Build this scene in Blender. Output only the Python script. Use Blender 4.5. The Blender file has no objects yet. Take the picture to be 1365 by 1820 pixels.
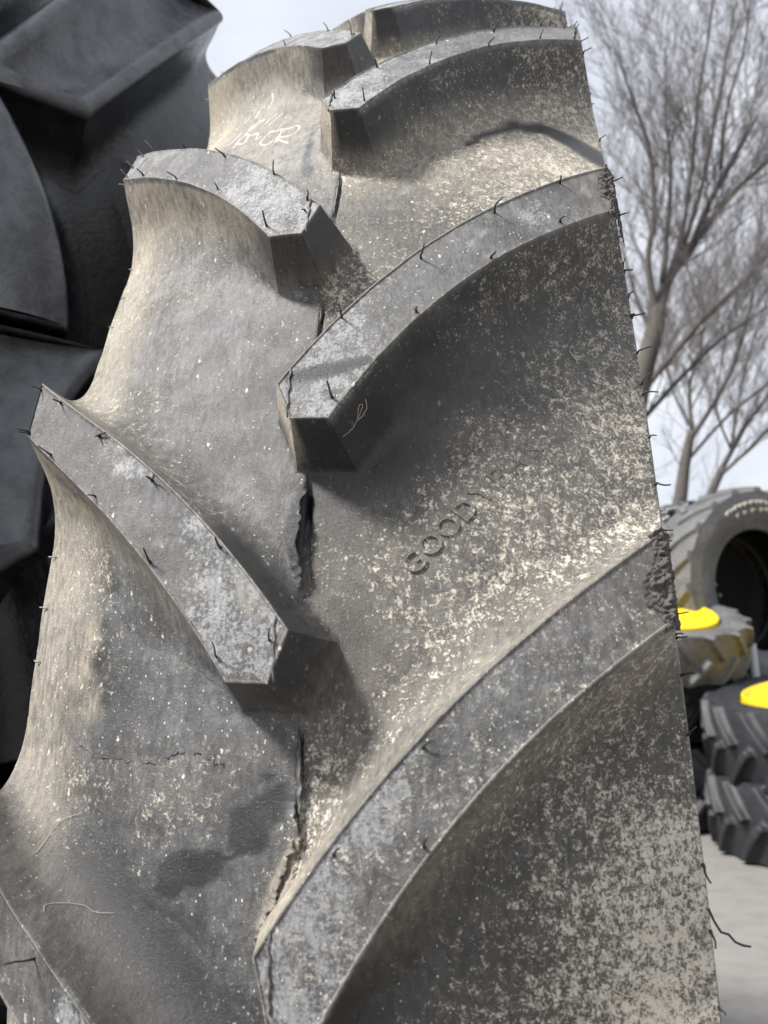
import bpy, bmesh, math, random
import numpy as np
from mathutils import Vector, Matrix, noise as mnoise
rnd = random.Random(7)
nrng = np.random.default_rng(11)
scene = bpy.context.scene
COL = scene.collection

# ------------------------------------------------------------------ camera, sky, sun, exposure
AXLE = 1.08
cam_d = bpy.data.cameras.new('camera'); cam = bpy.data.objects.new('camera', cam_d); COL.objects.link(cam)
cam.location = (.13435, -1.4374, .18425 + AXLE)
cam.rotation_euler = (1.7406, .0473, .2174)
cam_d.sensor_fit = 'VERTICAL'; cam_d.sensor_height = 24.0; cam_d.sensor_width = 18.0
cam_d.lens = 24.0 * 1515.4 / 1820
cam_d.clip_start = .01; cam_d.clip_end = 3000
cam_d.dof.use_dof = True; cam_d.dof.focus_distance = .52; cam_d.dof.aperture_fstop = 7.5
scene.camera = cam

SUN_EL, SUN_AZ = math.radians(50), math.radians(-128)     # azimuth from +Y, clockwise; the sun is high, left, behind the camera
sun_dir = Vector((math.sin(SUN_AZ) * math.cos(SUN_EL), math.cos(SUN_AZ) * math.cos(SUN_EL), math.sin(SUN_EL)))
world = bpy.data.worlds.new('World'); scene.world = world; world.use_nodes = True
wn = world.node_tree; wn.nodes.clear()
def wnode(t, **k):
    n = wn.nodes.new(t)
    for a, b in k.items(): setattr(n, a, b)
    return n
sky = wnode('ShaderNodeTexSky', sky_type='NISHITA', sun_disc=False, sun_elevation=SUN_EL, sun_rotation=SUN_AZ, air_density=1.3, dust_density=4.0)
scl = wnode('ShaderNodeVectorMath', operation='SCALE'); scl.inputs['Scale'].default_value = .10
wn.links.new(sky.outputs[0], scl.inputs[0])
tc = wnode('ShaderNodeTexCoord'); mp = wnode('ShaderNodeMapping'); mp.inputs['Scale'].default_value = (1, 1, 2.2)
nz = wnode('ShaderNodeTexNoise'); nz.inputs['Scale'].default_value = 2.6; nz.inputs['Detail'].default_value = 7; nz.inputs['Roughness'].default_value = .55
wn.links.new(tc.outputs['Generated'], mp.inputs[0]); wn.links.new(mp.outputs[0], nz.inputs['Vector'])
cr = wnode('ShaderNodeValToRGB')
cr.color_ramp.elements[0].position = .3; cr.color_ramp.elements[0].color = (.375, .40, .455, 1)
cr.color_ramp.elements[1].position = .68; cr.color_ramp.elements[1].color = (.55, .56, .59, 1)
wn.links.new(nz.outputs['Fac'], cr.inputs[0])
mx = wnode('ShaderNodeMix', data_type='RGBA'); mx.inputs[0].default_value = .9
wn.links.new(scl.outputs[0], mx.inputs[6]); wn.links.new(cr.outputs[0], mx.inputs[7])
bg = wnode('ShaderNodeBackground'); bg.inputs[1].default_value = 1.0
wo = wnode('ShaderNodeOutputWorld'); wn.links.new(mx.outputs[2], bg.inputs[0]); wn.links.new(bg.outputs[0], wo.inputs[0])
sl = bpy.data.lights.new('sun', 'SUN'); so = bpy.data.objects.new('sun', sl); COL.objects.link(so)
sl.energy = 4.0; sl.angle = math.radians(11); sl.color = (1, .965, .92)
so.rotation_euler = sun_dir.to_track_quat('Z', 'Y').to_euler(); so.location = (-3, -4, 8)
vs = scene.view_settings
vs.view_transform = 'Standard'; vs.look = 'None'; vs.exposure = 0.98; vs.gamma = 1.0; vs.use_curve_mapping = False
scene.cycles.use_denoising = True
scene.cycles.max_bounces = 6

# ------------------------------------------------------------------ helpers
def tag(o, label=None, cat=None, group=None, kind=None):
    if label: o['label'] = label
    if cat: o['category'] = cat
    if group: o['group'] = group
    if kind: o['kind'] = kind
    return o
def empty(name, loc=(0, 0, 0), rot=(0, 0, 0)):
    o = bpy.data.objects.new(name, None); o.empty_display_size = .05; COL.objects.link(o)
    o.location = loc; o.rotation_euler = rot
    return o
def mesh_obj(name, verts, faces, mat, parent=None, smooth=True, sharp=None, dirt_and_light=None, weld=0, recalc=False):
    me = bpy.data.meshes.new(name)
    me.from_pydata([tuple(v) for v in verts], [], [tuple(f) for f in faces])
    if dirt_and_light is not None:
        at = me.color_attributes.new('dirt_and_light', 'FLOAT_COLOR', 'POINT')
        at.data.foreach_set('color', np.asarray(dirt_and_light, np.float32).ravel())
    if weld or recalc:
        bm = bmesh.new(); bm.from_mesh(me)
        if weld: bmesh.ops.remove_doubles(bm, verts=bm.verts, dist=weld)
        if recalc: bmesh.ops.recalc_face_normals(bm, faces=bm.faces)
        bm.to_mesh(me); bm.free()
    me.validate()
    if smooth:
        me.shade_smooth()
        if sharp: me.set_sharp_from_angle(angle=math.radians(sharp))
    me.materials.append(mat)
    o = bpy.data.objects.new(name, me); COL.objects.link(o)
    if parent: o.parent = parent
    return o
def copy_obj(o, parent=None):
    c = o.copy(); COL.objects.link(c); c.parent = parent
    return c
def tube(pts, radii, n=6, cap=True):
    V, F = [], []
    pts = [Vector(p) for p in pts]
    up = Vector((.31, .17, .93))
    for i, p in enumerate(pts):
        t = (pts[min(i + 1, len(pts) - 1)] - pts[max(i - 1, 0)])
        t = t.normalized() if t.length > 1e-9 else Vector((0, 0, 1))
        a = t.cross(up)
        if a.length < .05: a = t.cross(Vector((1, 0, 0)))
        a.normalize(); b = t.cross(a)
        for k in range(n):
            w = 2 * math.pi * k / n
            V.append(p + (a * math.cos(w) + b * math.sin(w)) * radii[i])
    for i in range(len(pts) - 1):
        for k in range(n):
            F.append((i * n + k, i * n + (k + 1) % n, (i + 1) * n + (k + 1) % n, (i + 1) * n + k))
    if cap:
        F.append(tuple(range(n - 1, -1, -1))); F.append(tuple(range((len(pts) - 1) * n, len(pts) * n)))
    return V, F
def merge(parts):
    V, F = [], []
    for v, f in parts:
        o = len(V); V += list(v); F += [tuple(i + o for i in q) for q in f]
    return V, F
def vnoise(x, y, z, seed=0):
    """value noise, vectorised, -1..1"""
    xi, yi, zi = np.floor(x).astype(np.int64), np.floor(y).astype(np.int64), np.floor(z).astype(np.int64)
    xf, yf, zf = x - xi, y - yi, z - zi
    def h(a, b, c):
        n = (a * 374761393 + b * 668265263 + c * 2147483647 + seed * 974711) & 0xffffffff
        n = ((n ^ (n >> 13)) * 1274126177) & 0xffffffff
        n = ((n ^ (n >> 16)) * 2246822519) & 0xffffffff
        return (n ^ (n >> 15)) / 2147483648.0 - 1
    u, v, w = [t * t * (3 - 2 * t) for t in (xf, yf, zf)]
    r = 0
    for dx in (0, 1):
        for dy in (0, 1):
            for dz in (0, 1):
                r = r + h(xi + dx, yi + dy, zi + dz) * (u if dx else 1 - u) * (v if dy else 1 - v) * (w if dz else 1 - w)
    return r
def fbm(x, y, z, oct=4, seed=0):
    r, a = 0, .5
    for i in range(oct):
        r = r + a * vnoise(x, y, z, seed + i); x, y, z, a = x * 2.03, y * 2.03, z * 2.03, a * .5
    return r
def catmull(p, k=6):
    p = [np.array(q, float) for q in p]; p = [2 * p[0] - p[1]] + p + [2 * p[-1] - p[-2]]; r = []
    for i in range(1, len(p) - 2):
        for t in np.linspace(0, 1, k, endpoint=False):
            r.append(.5 * ((2 * p[i]) + (p[i + 1] - p[i - 1]) * t + (2 * p[i - 1] - 5 * p[i] + 4 * p[i + 1] - p[i + 2]) * t * t + (3 * p[i] - p[i - 1] - 3 * p[i + 1] + p[i + 2]) * t ** 3))
    return r + [p[-2]]
def sstep(a, b, t):
    t = np.clip((t - a) / (b - a), 0, 1); return t * t * (3 - 2 * t)

# ------------------------------------------------------------------ materials
class NB:
    def __init__(s, name):
        s.m = bpy.data.materials.new(name); s.m.use_nodes = True; s.t = s.m.node_tree; s.t.nodes.clear()
        s.out = s.n('ShaderNodeOutputMaterial'); s.b = s.n('ShaderNodeBsdfPrincipled')
        s.t.links.new(s.b.outputs[0], s.out.inputs[0])
    def n(s, t, **k):
        n = s.t.nodes.new(t)
        for a, b in k.items(): setattr(n, a, b)
        return n
    def L(s, a, b): s.t.links.new(a, b)
    def set(s, sock, v):
        if hasattr(v, 'is_output') or isinstance(v, bpy.types.NodeSocket): s.L(v, sock)
        else: sock.default_value = v
    def coord(s, scale=(1, 1, 1), rot=(0, 0, 0), which='Object'):
        t = s.n('ShaderNodeTexCoord'); m = s.n('ShaderNodeMapping'); m.inputs['Scale'].default_value = scale; m.inputs['Rotation'].default_value = rot
        s.L(t.outputs[which], m.inputs[0]); return m.outputs[0]
    def noise(s, vec, scale, detail=5, rough=.55, dist=0.0):
        n = s.n('ShaderNodeTexNoise'); s.L(vec, n.inputs['Vector'])
        n.inputs['Scale'].default_value = scale; n.inputs['Detail'].default_value = detail; n.inputs['Roughness'].default_value = rough; n.inputs['Distortion'].default_value = dist
        return n.outputs['Fac']
    def vor(s, vec, scale, rnd_=1.0, out='Distance'):
        n = s.n('ShaderNodeTexVoronoi'); s.L(vec, n.inputs['Vector']); n.inputs['Scale'].default_value = scale; n.inputs['Randomness'].default_value = rnd_
        return n.outputs[out]
    def math(s, op, a, b=0.0, c=0.0, clamp=False):
        n = s.n('ShaderNodeMath', operation=op); n.use_clamp = clamp
        s.set(n.inputs[0], a); s.set(n.inputs[1], b); s.set(n.inputs[2], c); return n.outputs[0]
    def ramp(s, v, a, b, lo=0.0, hi=1.0):
        n = s.n('ShaderNodeMapRange', interpolation_type='SMOOTHSTEP'); s.set(n.inputs[0], v)
        s.set(n.inputs[1], a); s.set(n.inputs[2], b); s.set(n.inputs[3], lo); s.set(n.inputs[4], hi); return n.outputs[0]
    def mix(s, f, a, b):
        n = s.n('ShaderNodeMix', data_type='RGBA'); s.set(n.inputs[0], f)
        for sock, v in ((n.inputs[6], a), (n.inputs[7], b)):
            if isinstance(v, tuple): sock.default_value = (*v, 1)
            else: s.L(v, sock)
        return n.outputs[2]
    def bump(s, h, dist, strength=1.0, nrm=None):
        n = s.n('ShaderNodeBump'); s.L(h, n.inputs['Height']); n.inputs['Distance'].default_value = dist; n.inputs['Strength'].default_value = strength
        if nrm is not None: s.L(nrm, n.inputs['Normal'])
        return n.outputs[0]
    def fin(s, col=None, rough=None, nrm=None, spec=None):
        if col is not None:
            if isinstance(col, tuple): s.b.inputs['Base Color'].default_value = (*col, 1)
            else: s.L(col, s.b.inputs['Base Color'])
        if rough is not None: s.set(s.b.inputs['Roughness'], rough)
        if nrm is not None: s.L(nrm, s.b.inputs['Normal'])
        if spec is not None: s.set(s.b.inputs['Specular IOR Level'], spec)
        return s.m

def mat_dusty_rubber():
    """weathered tyre rubber; vertex attribute 'dirt' = cream crust, grey film, tan film, white bloom, plus some painted shade, glare and edge highlight"""
    b = NB('weathered_rubber')
    at = b.n('ShaderNodeAttribute', attribute_name='dirt_and_light')
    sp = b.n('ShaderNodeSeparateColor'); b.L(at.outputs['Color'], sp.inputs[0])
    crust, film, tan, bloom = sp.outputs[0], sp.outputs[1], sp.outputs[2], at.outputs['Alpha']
    o = b.coord(); streak = b.coord(scale=(1, .32, .32))
    n_big = b.noise(o, 16, 4); n_mid = b.noise(o, 85, 5, .6); n_b = b.noise(o, 210, 5, .66, .35)
    n_a = b.noise(o, 640, 7, .75, .4); n_grain = b.noise(o, 1700, 3, .65); n_streak = b.noise(streak, 360, 5, .65)
    col = b.mix(n_mid, (.013, .0132, .0145), (.034, .0345, .037))
    # thin grey film, patchy
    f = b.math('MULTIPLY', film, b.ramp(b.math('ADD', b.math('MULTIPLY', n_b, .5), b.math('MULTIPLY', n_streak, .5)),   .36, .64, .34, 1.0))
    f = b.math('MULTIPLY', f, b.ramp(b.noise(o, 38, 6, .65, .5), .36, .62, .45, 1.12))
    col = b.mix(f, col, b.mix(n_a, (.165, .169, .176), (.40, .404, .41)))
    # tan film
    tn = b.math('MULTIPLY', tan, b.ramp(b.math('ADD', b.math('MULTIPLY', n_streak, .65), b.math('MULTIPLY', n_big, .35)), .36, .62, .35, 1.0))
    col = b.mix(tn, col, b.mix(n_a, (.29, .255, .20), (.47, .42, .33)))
    # chalky white bloom: broken scales and rings
    n_d = b.noise(o, 520, 6, .72, .4)
    ring = b.ramp(n_streak, .35, .6, .6, 1.0)
    bt = b.math('SUBTRACT', .69, b.math('MULTIPLY', bloom, .245))
    bl = b.math('MULTIPLY', b.ramp(b.math('ADD', b.math('MULTIPLY', n_d, .6), b.math('MULTIPLY', n_mid, .4)), bt, b.math('ADD', bt, .09)), ring)
    col = b.mix(b.math('MULTIPLY', bl, .66), col, b.mix(n_a, (.22, .225, .235), (.50, .505, .51)))
    # cream crust: broken speckle whose cover follows the attribute
    cn = b.math('ADD', b.math('MULTIPLY', n_a, .50), b.math('ADD', b.math('MULTIPLY', n_b, .36), b.math('MULTIPLY', n_big, .14)))
    th = b.math('ADD', .50, b.math('MULTIPLY', b.math('SUBTRACT', .5, crust), .29))
    cm = b.ramp(cn, b.math('SUBTRACT', th, .03), b.math('ADD', th, .055))
    ccol = b.mix(n_grain, (.46, .42, .35), (.88, .815, .69))
    col = b.mix(b.math('MULTIPLY', cm, .86), col, ccol)
    # scattered splashes and bits of chaff, two sizes
    spl = None
    for sc_, th_, pr_, vs_ in ((380, .10, .60, (1, .7, .7)), (140, .075, .76, (1, .55, .55))):
        v2 = b.n('ShaderNodeTexVoronoi'); b.L(b.coord(scale=vs_, rot=(.2, .1, .3)), v2.inputs['Vector']); v2.inputs['Scale'].default_value = sc_
        pick = b.n('ShaderNodeSeparateColor'); b.L(v2.outputs['Color'], pick.inputs[0])
        ds = b.math('ADD', v2.outputs['Distance'], b.math('MULTIPLY', b.math('SUBTRACT', n_a, .5), .75))
        q_ = b.math('MULTIPLY', b.ramp(ds, th_, th_ + .06, 1.0, 0.0), b.math('GREATER_THAN', pick.outputs[0], pr_))
        spl = q_ if spl is None else b.math('MAXIMUM', spl, q_)
    spl = b.math('MULTIPLY', spl, b.ramp(b.math('ADD', crust, film), .15, .6, .2, .95))
    col = b.mix(spl, col, (.66, .63, .55))
    # fine scratches
    scr = b.ramp(b.noise(b.coord(scale=(3.2, .22, .22), rot=(.5, .3, .9)), 300, 3, .5), .64, .70, 0, .4)
    col = b.mix(b.math('MULTIPLY', scr, film), col, (.36, .365, .37))
    scr2 = b.math('MULTIPLY', b.ramp(b.noise(b.coord(scale=(.25, 2.6, 2.6), rot=(0, .1, .5)), 240, 4, .6), .60, .70, 0, .5), bloom)
    col = b.mix(scr2, col, (.03, .031, .036))
    dusty = b.math('MAXIMUM', cm, b.math('MAXIMUM', b.math('MULTIPLY', tn, .85), b.math('MULTIPLY', f, .45)))
    rough = b.math('ADD', .28, b.math('MULTIPLY', dusty, .5))
    h = b.math('ADD', b.math('MULTIPLY', cm, .5), b.math('ADD', b.math('MULTIPLY', n_a, .8), b.math('ADD', b.math('MULTIPLY', n_grain, .25), b.math('MULTIPLY', spl, .7))))
    nrm = b.bump(h, .0012, .7)
    return b.fin(col, rough, nrm, .38)
def mat_rubber(name, base=(.018, .019, .022), dust=(.16, .15, .135), amount=.35, rough=.5, scale=1.0, scuff=.2):
    b = NB(name); o = b.coord()
    n1 = b.noise(o, 5 * scale, 5, .6); n2 = b.noise(o, 40 * scale, 5, .65); n3 = b.noise(o, 240 * scale, 4, .65)
    col = b.mix(n2, base, tuple(c * 1.7 for c in base))
    m = b.ramp(b.math('ADD', b.math('MULTIPLY', n1, .6), b.math('MULTIPLY', n2, .5)), .42, .78, 0, amount)
    col = b.mix(m, col, dust)
    at = b.n('ShaderNodeAttribute', attribute_name='dirt_and_light'); sq = b.n('ShaderNodeSeparateColor'); b.L(at.outputs['Color'], sq.inputs[0])
    col = b.mix(b.math('MULTIPLY', sq.outputs[0], b.ramp(n2, .35, .65, .45, .9)), col, (.13, .137, .152))
    sp = b.ramp(n3, .66, .76, 0, scuff); col = b.mix(sp, col, (.3, .27, .22))
    h = b.math('ADD', b.math('MULTIPLY', n2, .8), b.math('MULTIPLY', n3, .4))
    return b.fin(col, b.math('ADD', rough, b.math('MULTIPLY', m, .4)), b.bump(h, .003 / scale, .5), .45)
def mat_plain(name, col, rough=.7, var=.3, scale=60, bumpd=0.0, metal=0.0, spec=.4):
    b = NB(name); o = b.coord(); n = b.noise(o, scale, 5, .6)
    c = b.mix(n, tuple(x * (1 - var) for x in col), tuple(min(1, x * (1 + var)) for x in col))
    b.b.inputs['Metallic'].default_value = metal
    return b.fin(c, rough, b.bump(n, bumpd, .6) if bumpd else None, spec)
def mat_ground():
    b = NB('yard_concrete'); o = b.coord()
    n1 = b.noise(o, .7, 5, .6); n2 = b.noise(o, 9, 6, .65); n3 = b.noise(o, 90, 4, .7)
    col = b.mix(n1, (.17, .163, .153), (.23, .223, .213)); col = b.mix(b.ramp(n2, .4, .7, 0, .5), col, (.13, .122, .11))
    col = b.mix(b.ramp(n3, .62, .7, 0, .6), col, (.30, .29, .275))
    return b.fin(col, .85, b.bump(b.math('ADD', n2, n3), .006, .6), .3)
M_TYRE = mat_dusty_rubber()
M_TORN = mat_plain('torn_rubber', (.085, .08, .075), .85, .75, 520, .003)
M_WHISK = mat_plain('whisker_rubber', (.035, .036, .038), .5, .4, 300)
M_WHISK_PALE = mat_plain('dusty_whisker_rubber', (.22, .215, .205), .7, .3, 300)
M_FLASH = mat_plain('flash_rubber', (.10, .098, .095), .6, .7, 260, .001)
M_CHALK = mat_plain('chalk', (.50, .465, .41), .95, .12, 900)
M_STRAW = mat_plain('straw', (.46, .41, .32), .8, .25, 300)
M_BLACK = mat_rubber('black_tread_rubber', (.005, .0055, .007), (.05, .053, .06), .4, .20, .6, .16)
M_BLACK2 = mat_rubber('dull_black_rubber', (.008, .009, .011), (.06, .062, .067), .3, .52, .8, .04)
M_GREY = mat_rubber('dusty_grey_rubber', (.05, .051, .053), (.155, .156, .156), .85, .6, .8, .05)
M_YELLOW = mat_plain('yellow_rim_paint', (.72, .50, .012), .45, .14, 14)
M_LINER = mat_plain('inner_liner', (.005, .005, .006), .85, .3, 20)
M_GREYSTEEL = mat_plain('grey_steel', (.42, .43, .46), .4, .1, 20)
M_BARK = mat_plain('bark', (.085, .077, .07), .9, .3, 9, .01)
M_TWIG = mat_plain('twig_bark', (.14, .128, .125), .9, .2, 6)
M_GROUND = mat_ground()

# ------------------------------------------------------------------ tyres
MAIN = dict(R=1.07965, K=1.1368, D=.0398, DE=.0536, WB=.186, W=.18, step=.0024)
def depth(P, x):
    return P['D'] + (P['DE'] - P['D']) * np.clip(np.abs(x) / P['W'], 0, 1.05) ** 2 - np.where(x < 0, P['step'], 0.0)
def T(P, x, s, h):
    x, s, h = np.broadcast_arrays(np.asarray(x, float), np.asarray(s, float), np.asarray(h, float))
    r = P['R'] - P['K'] * x * x - h; t = s / P['R']
    return np.stack([x, -r * np.cos(t), r * np.sin(t)], -1)
def poly(c, y): return c[0] + c[1] * y + c[2] * y * y + c[3] * y ** 3
def build_lug(P, side, s0, U, L, yl, yu, ym, sm, yo, N=80, bevel=0.0, alpha=(15, 16), rfil=(.0055, .036), dirt_light_f=None, rough=0.0, seed=0, lip=.0008, dish=0.0):
    """one tread bar in tread coordinates (x across, s round the tyre, h below the crown)"""
    WB = P['WB']; M = 14
    tl = np.linspace(0, 1, N); tl = tl ** 1.15
    yL = yl + (yo - yl) * tl; sL = poly(L, yL); yU = yu + (yo - yu) * tl; sU = poly(U, yU)
    pl, pm, pu = np.array([yl, sL[0]]), np.array([ym, sm]), np.array([yu, sU[0]])
    k1 = M // 2
    nose = [pl + (pm - pl) * i / k1 for i in range(1, k1)] + [pm] + [pm + (pu - pm) * i / (M - k1) for i in range(1, M - k1)]
    per = np.concatenate([np.stack([yL, sL], 1)[::-1], np.array(nose), np.stack([yU, sU], 1)])
    n = len(per); iC = (N - 1, N - 1 + k1, N - 1 + M)
    d = np.diff(per, axis=0); d /= np.maximum(np.linalg.norm(d, axis=1, keepdims=True), 1e-9); nn = np.stack([-d[:, 1], d[:, 0]], 1)
    nv = np.zeros((n, 2)); nv[0] = nn[0]; nv[-1] = nn[-1]
    av = nn[:-1] + nn[1:]; av /= np.linalg.norm(av, axis=1, keepdims=True)
    nv[1:-1] = av / np.maximum((av * nn[1:]).sum(1), .6)[:, None]
    w = sstep(yo - .045 * P['W'] / .18, yo, per[:, 0])[:, None]
    flat = np.stack([np.zeros(n), np.sign(nv[:, 1]) * np.minimum(1 / np.maximum(np.abs(nv[:, 1]), .5), 1.6)], 1)
    nv = nv * (1 - w) + flat * w
    # distance from the nose along the perimeter -> wall slope and fillet
    arc = np.concatenate([[0], np.cumsum(np.linalg.norm(np.diff(per, axis=0), axis=1))])
    dn = np.maximum(arc[iC[0]] - arc, arc - arc[iC[2]]); dn = np.clip(dn, 0, None)
    tt = sstep(.010, .085 * P['W'] / .18, dn)
    al = np.radians(alpha[0] + (alpha[1] - alpha[0]) * tt); rf = rfil[0] + (rfil[1] - rfil[0]) * tt
    Dp = depth(P, per[:, 0] * side) ; rf = np.minimum(rf, .97 * Dp / (1 - np.sin(al)))
    rings = []   # (o, h) arrays
    if bevel > 0:
        for a in np.linspace(0, 1, 6): rings.append((-bevel * (1 - math.sin(a * math.pi / 2)) + 0 * al, bevel * (1 - math.cos(a * math.pi / 2)) + 0 * al))
        o0, h0 = 0 * al, bevel + 0 * al
    else:
        for o_, h_ in ((-.0030, 0), (-.0014, -.1 * lip), (-.0007, -lip), (.0000, -lip * .8), (.0004, .0012)): rings.append((o_ + 0 * al, h_ + 0 * al))
        o0, h0 = .0004 + 0 * al, .0012 + 0 * al
    hf = np.maximum(Dp - rf * (1 - np.sin(al)), h0 + .001); of = o0 + (hf - h0) * np.tan(al)
    for a in np.linspace(0, 1, 8)[1:]: rings.append((o0 + (of - o0) * a, h0 + (hf - h0) * a))
    for a in np.linspace(0, 1, 10)[1:]:
        ph = al + (math.pi / 2 - al) * a
        rings.append((of + rf * (np.cos(al) - np.cos(ph)), hf + rf * (np.sin(ph) - np.sin(al))))
    oe = rings[-1][0]; rings.append((oe + .004, Dp + .0012)); rings.append((oe + .009, Dp + .004))
    X, S, H, K = [], [], [], []
    for o_, h_ in rings:
        q = per + nv * o_[:, None]
        y = np.minimum(q[:, 0] + (WB - yo) * np.clip(h_ / Dp, 0, 1) * sstep(yo - .05, yo, per[:, 0]), WB)
        sc = np.where(h_ > 0, depth(P, y * side) / Dp, 1.0)
        X.append(y); S.append(q[:, 1]); H.append(h_ * sc); K.append(np.clip(h_ / Dp, 0, 1))
    nr = len(rings); V = [np.stack([X[j], S[j], H[j], K[j]], 1) for j in range(nr)]
    verts = np.concatenate(V); F = []
    for j in range(nr - 1):
        for i in range(n - 1):
            F.append((j * n + i, j * n + i + 1, (j + 1) * n + i + 1, (j + 1) * n + i))
    def add(arr):
        nonlocal verts
        b = len(verts); verts = np.concatenate([verts, arr]); return b
    # top sheet: chord columns between the two long edges, then the nose
    r0 = V[0]; low = r0[:N][::-1]; up = r0[n - N:]; nz = r0[N - 1:N + M]
    bb = np.linspace(0, 1, M + 1)[:, None]
    cols = []
    for c in range(4): cols.append(nz * (1 - c / 4) + (low[0] * (1 - bb) + up[0] * bb) * (c / 4))
    for k in range(N):
        c_ = low[k] * (1 - bb) + up[k] * bb; c_[:, 2:3] += dish * 4 * bb * (1 - bb) * min(1, k / 6); cols.append(c_)
    b0 = add(np.concatenate(cols)); m1 = M + 1
    for c in range(len(cols) - 1):
        for i in range(M): F.append((b0 + c * m1 + i, b0 + c * m1 + i + 1, b0 + (c + 1) * m1 + i + 1, b0 + (c + 1) * m1 + i))
    # end face
    ecols = []
    for j in range(nr - 2): ecols.append(V[j][0] * (1 - bb) + V[j][-1] * bb)
    b1 = add(np.concatenate(ecols))
    for c in range(len(ecols) - 1):
        for i in range(M): F.append((b1 + c * m1 + i, b1 + c * m1 + i + 1, b1 + (c + 1) * m1 + i + 1, b1 + (c + 1) * m1 + i))
    x, s, h, k = verts.T
    s = s + s0
    if rough:
        wv = fbm(x * 60 + side * 9, s * 60, h * 60 + 3, 3, seed)
        h = h + rough * wv * (k < .97)
        kk = (k > .02) & (k < .97)
        s = s + np.where(kk, rough * 1.4 * fbm(x * 45, s * 45 + 7, h * 45, 3, seed + 5), 0)
    y = x; x = x * side
    dirt_and_light = dirt_light_f(side, y, s, s - s0, h, k) if dirt_light_f else None
    return T(P, x, s, h), F, dirt_and_light

def carcass(P, prof_tread, side_prof, thetas, dirt_light_f=None, wob=0.0):
    xs = np.array(prof_tread); hs = depth(P, xs) + (.0042 * np.exp(-((xs - .0011) / .0008) ** 2) if P['step'] else 0)
    ss = np.array(thetas)
    closed = True
    tread_r = P['R'] - P['K'] * xs * xs - hs
    xr = [(p, q) for p, q in side_prof]
    px = np.concatenate([xs, [p for p, q in xr]]); pr = np.concatenate([tread_r, [q for p, q in xr]])
    n, m = len(ss), len(px)
    SS, PX = np.meshgrid(ss, px, indexing='ij'); PR = np.tile(pr, (n, 1))
    if wob:
        msk = (np.arange(m) < len(xs))[None, :] * 1.0
        PR = PR + wob * fbm(PX * 40, SS * 40, 0 * PX, 3, 3) * msk
    if P['step']:
        PR = PR - .0075 * np.exp(-((PX - .0042) / .0034) ** 2 - ((SS - .117) / .0065) ** 2) - .0030 * np.exp(-((PX - .0014) / .0018) ** 2) * sstep(.222, .245, SS) * sstep(.300, .280, SS)
    t = SS / P['R']
    V = np.stack([PX, -PR * np.cos(t), PR * np.sin(t)], -1).reshape(-1, 3)
    F = []
    for i in range(n):
        a, b = i * m, ((i + 1) % n) * m
        for j in range(m):
            k = (j + 1) % m
            F.append((a + j, a + k, b + k, b + j))
    dirt_and_light = dirt_light_f(PX.ravel(), SS.ravel(), np.tile(np.arange(m) < len(xs), n)) if dirt_light_f else None
    return V, F, dirt_and_light

# ---- where dust, crust, bloom and some painted shade and glare lie on the big tyre (tread coordinates: y from the centre out, s round it)
PITCH, DL, PH = .2691, -.1354, .03235
def blob(x, s, cx, cs, rx, rs, rot=0.0):
    dx, ds = x - cx, s - cs; c, q = math.cos(rot), math.sin(rot)
    return np.exp(-((dx * c + ds * q) / rx) ** 2 - ((-dx * q + ds * c) / rs) ** 2)
def trail(x, s, pts):
    """1 inside a tapering stroke drawn through (x, s, half width) points"""
    m = np.zeros_like(x)
    for (x0, s0, w0), (x1, s1, w1) in zip(pts[:-1], pts[1:]):
        dx, ds = x1 - x0, s1 - s0; t = np.clip(((x - x0) * dx + (s - s0) * ds) / (dx * dx + ds * ds), 0, 1)
        d = np.hypot(x - x0 - t * dx, s - s0 - t * ds); w = w0 + (w1 - w0) * t
        m = np.maximum(m, sstep(1.25, .75, d / w))
    return m
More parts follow.
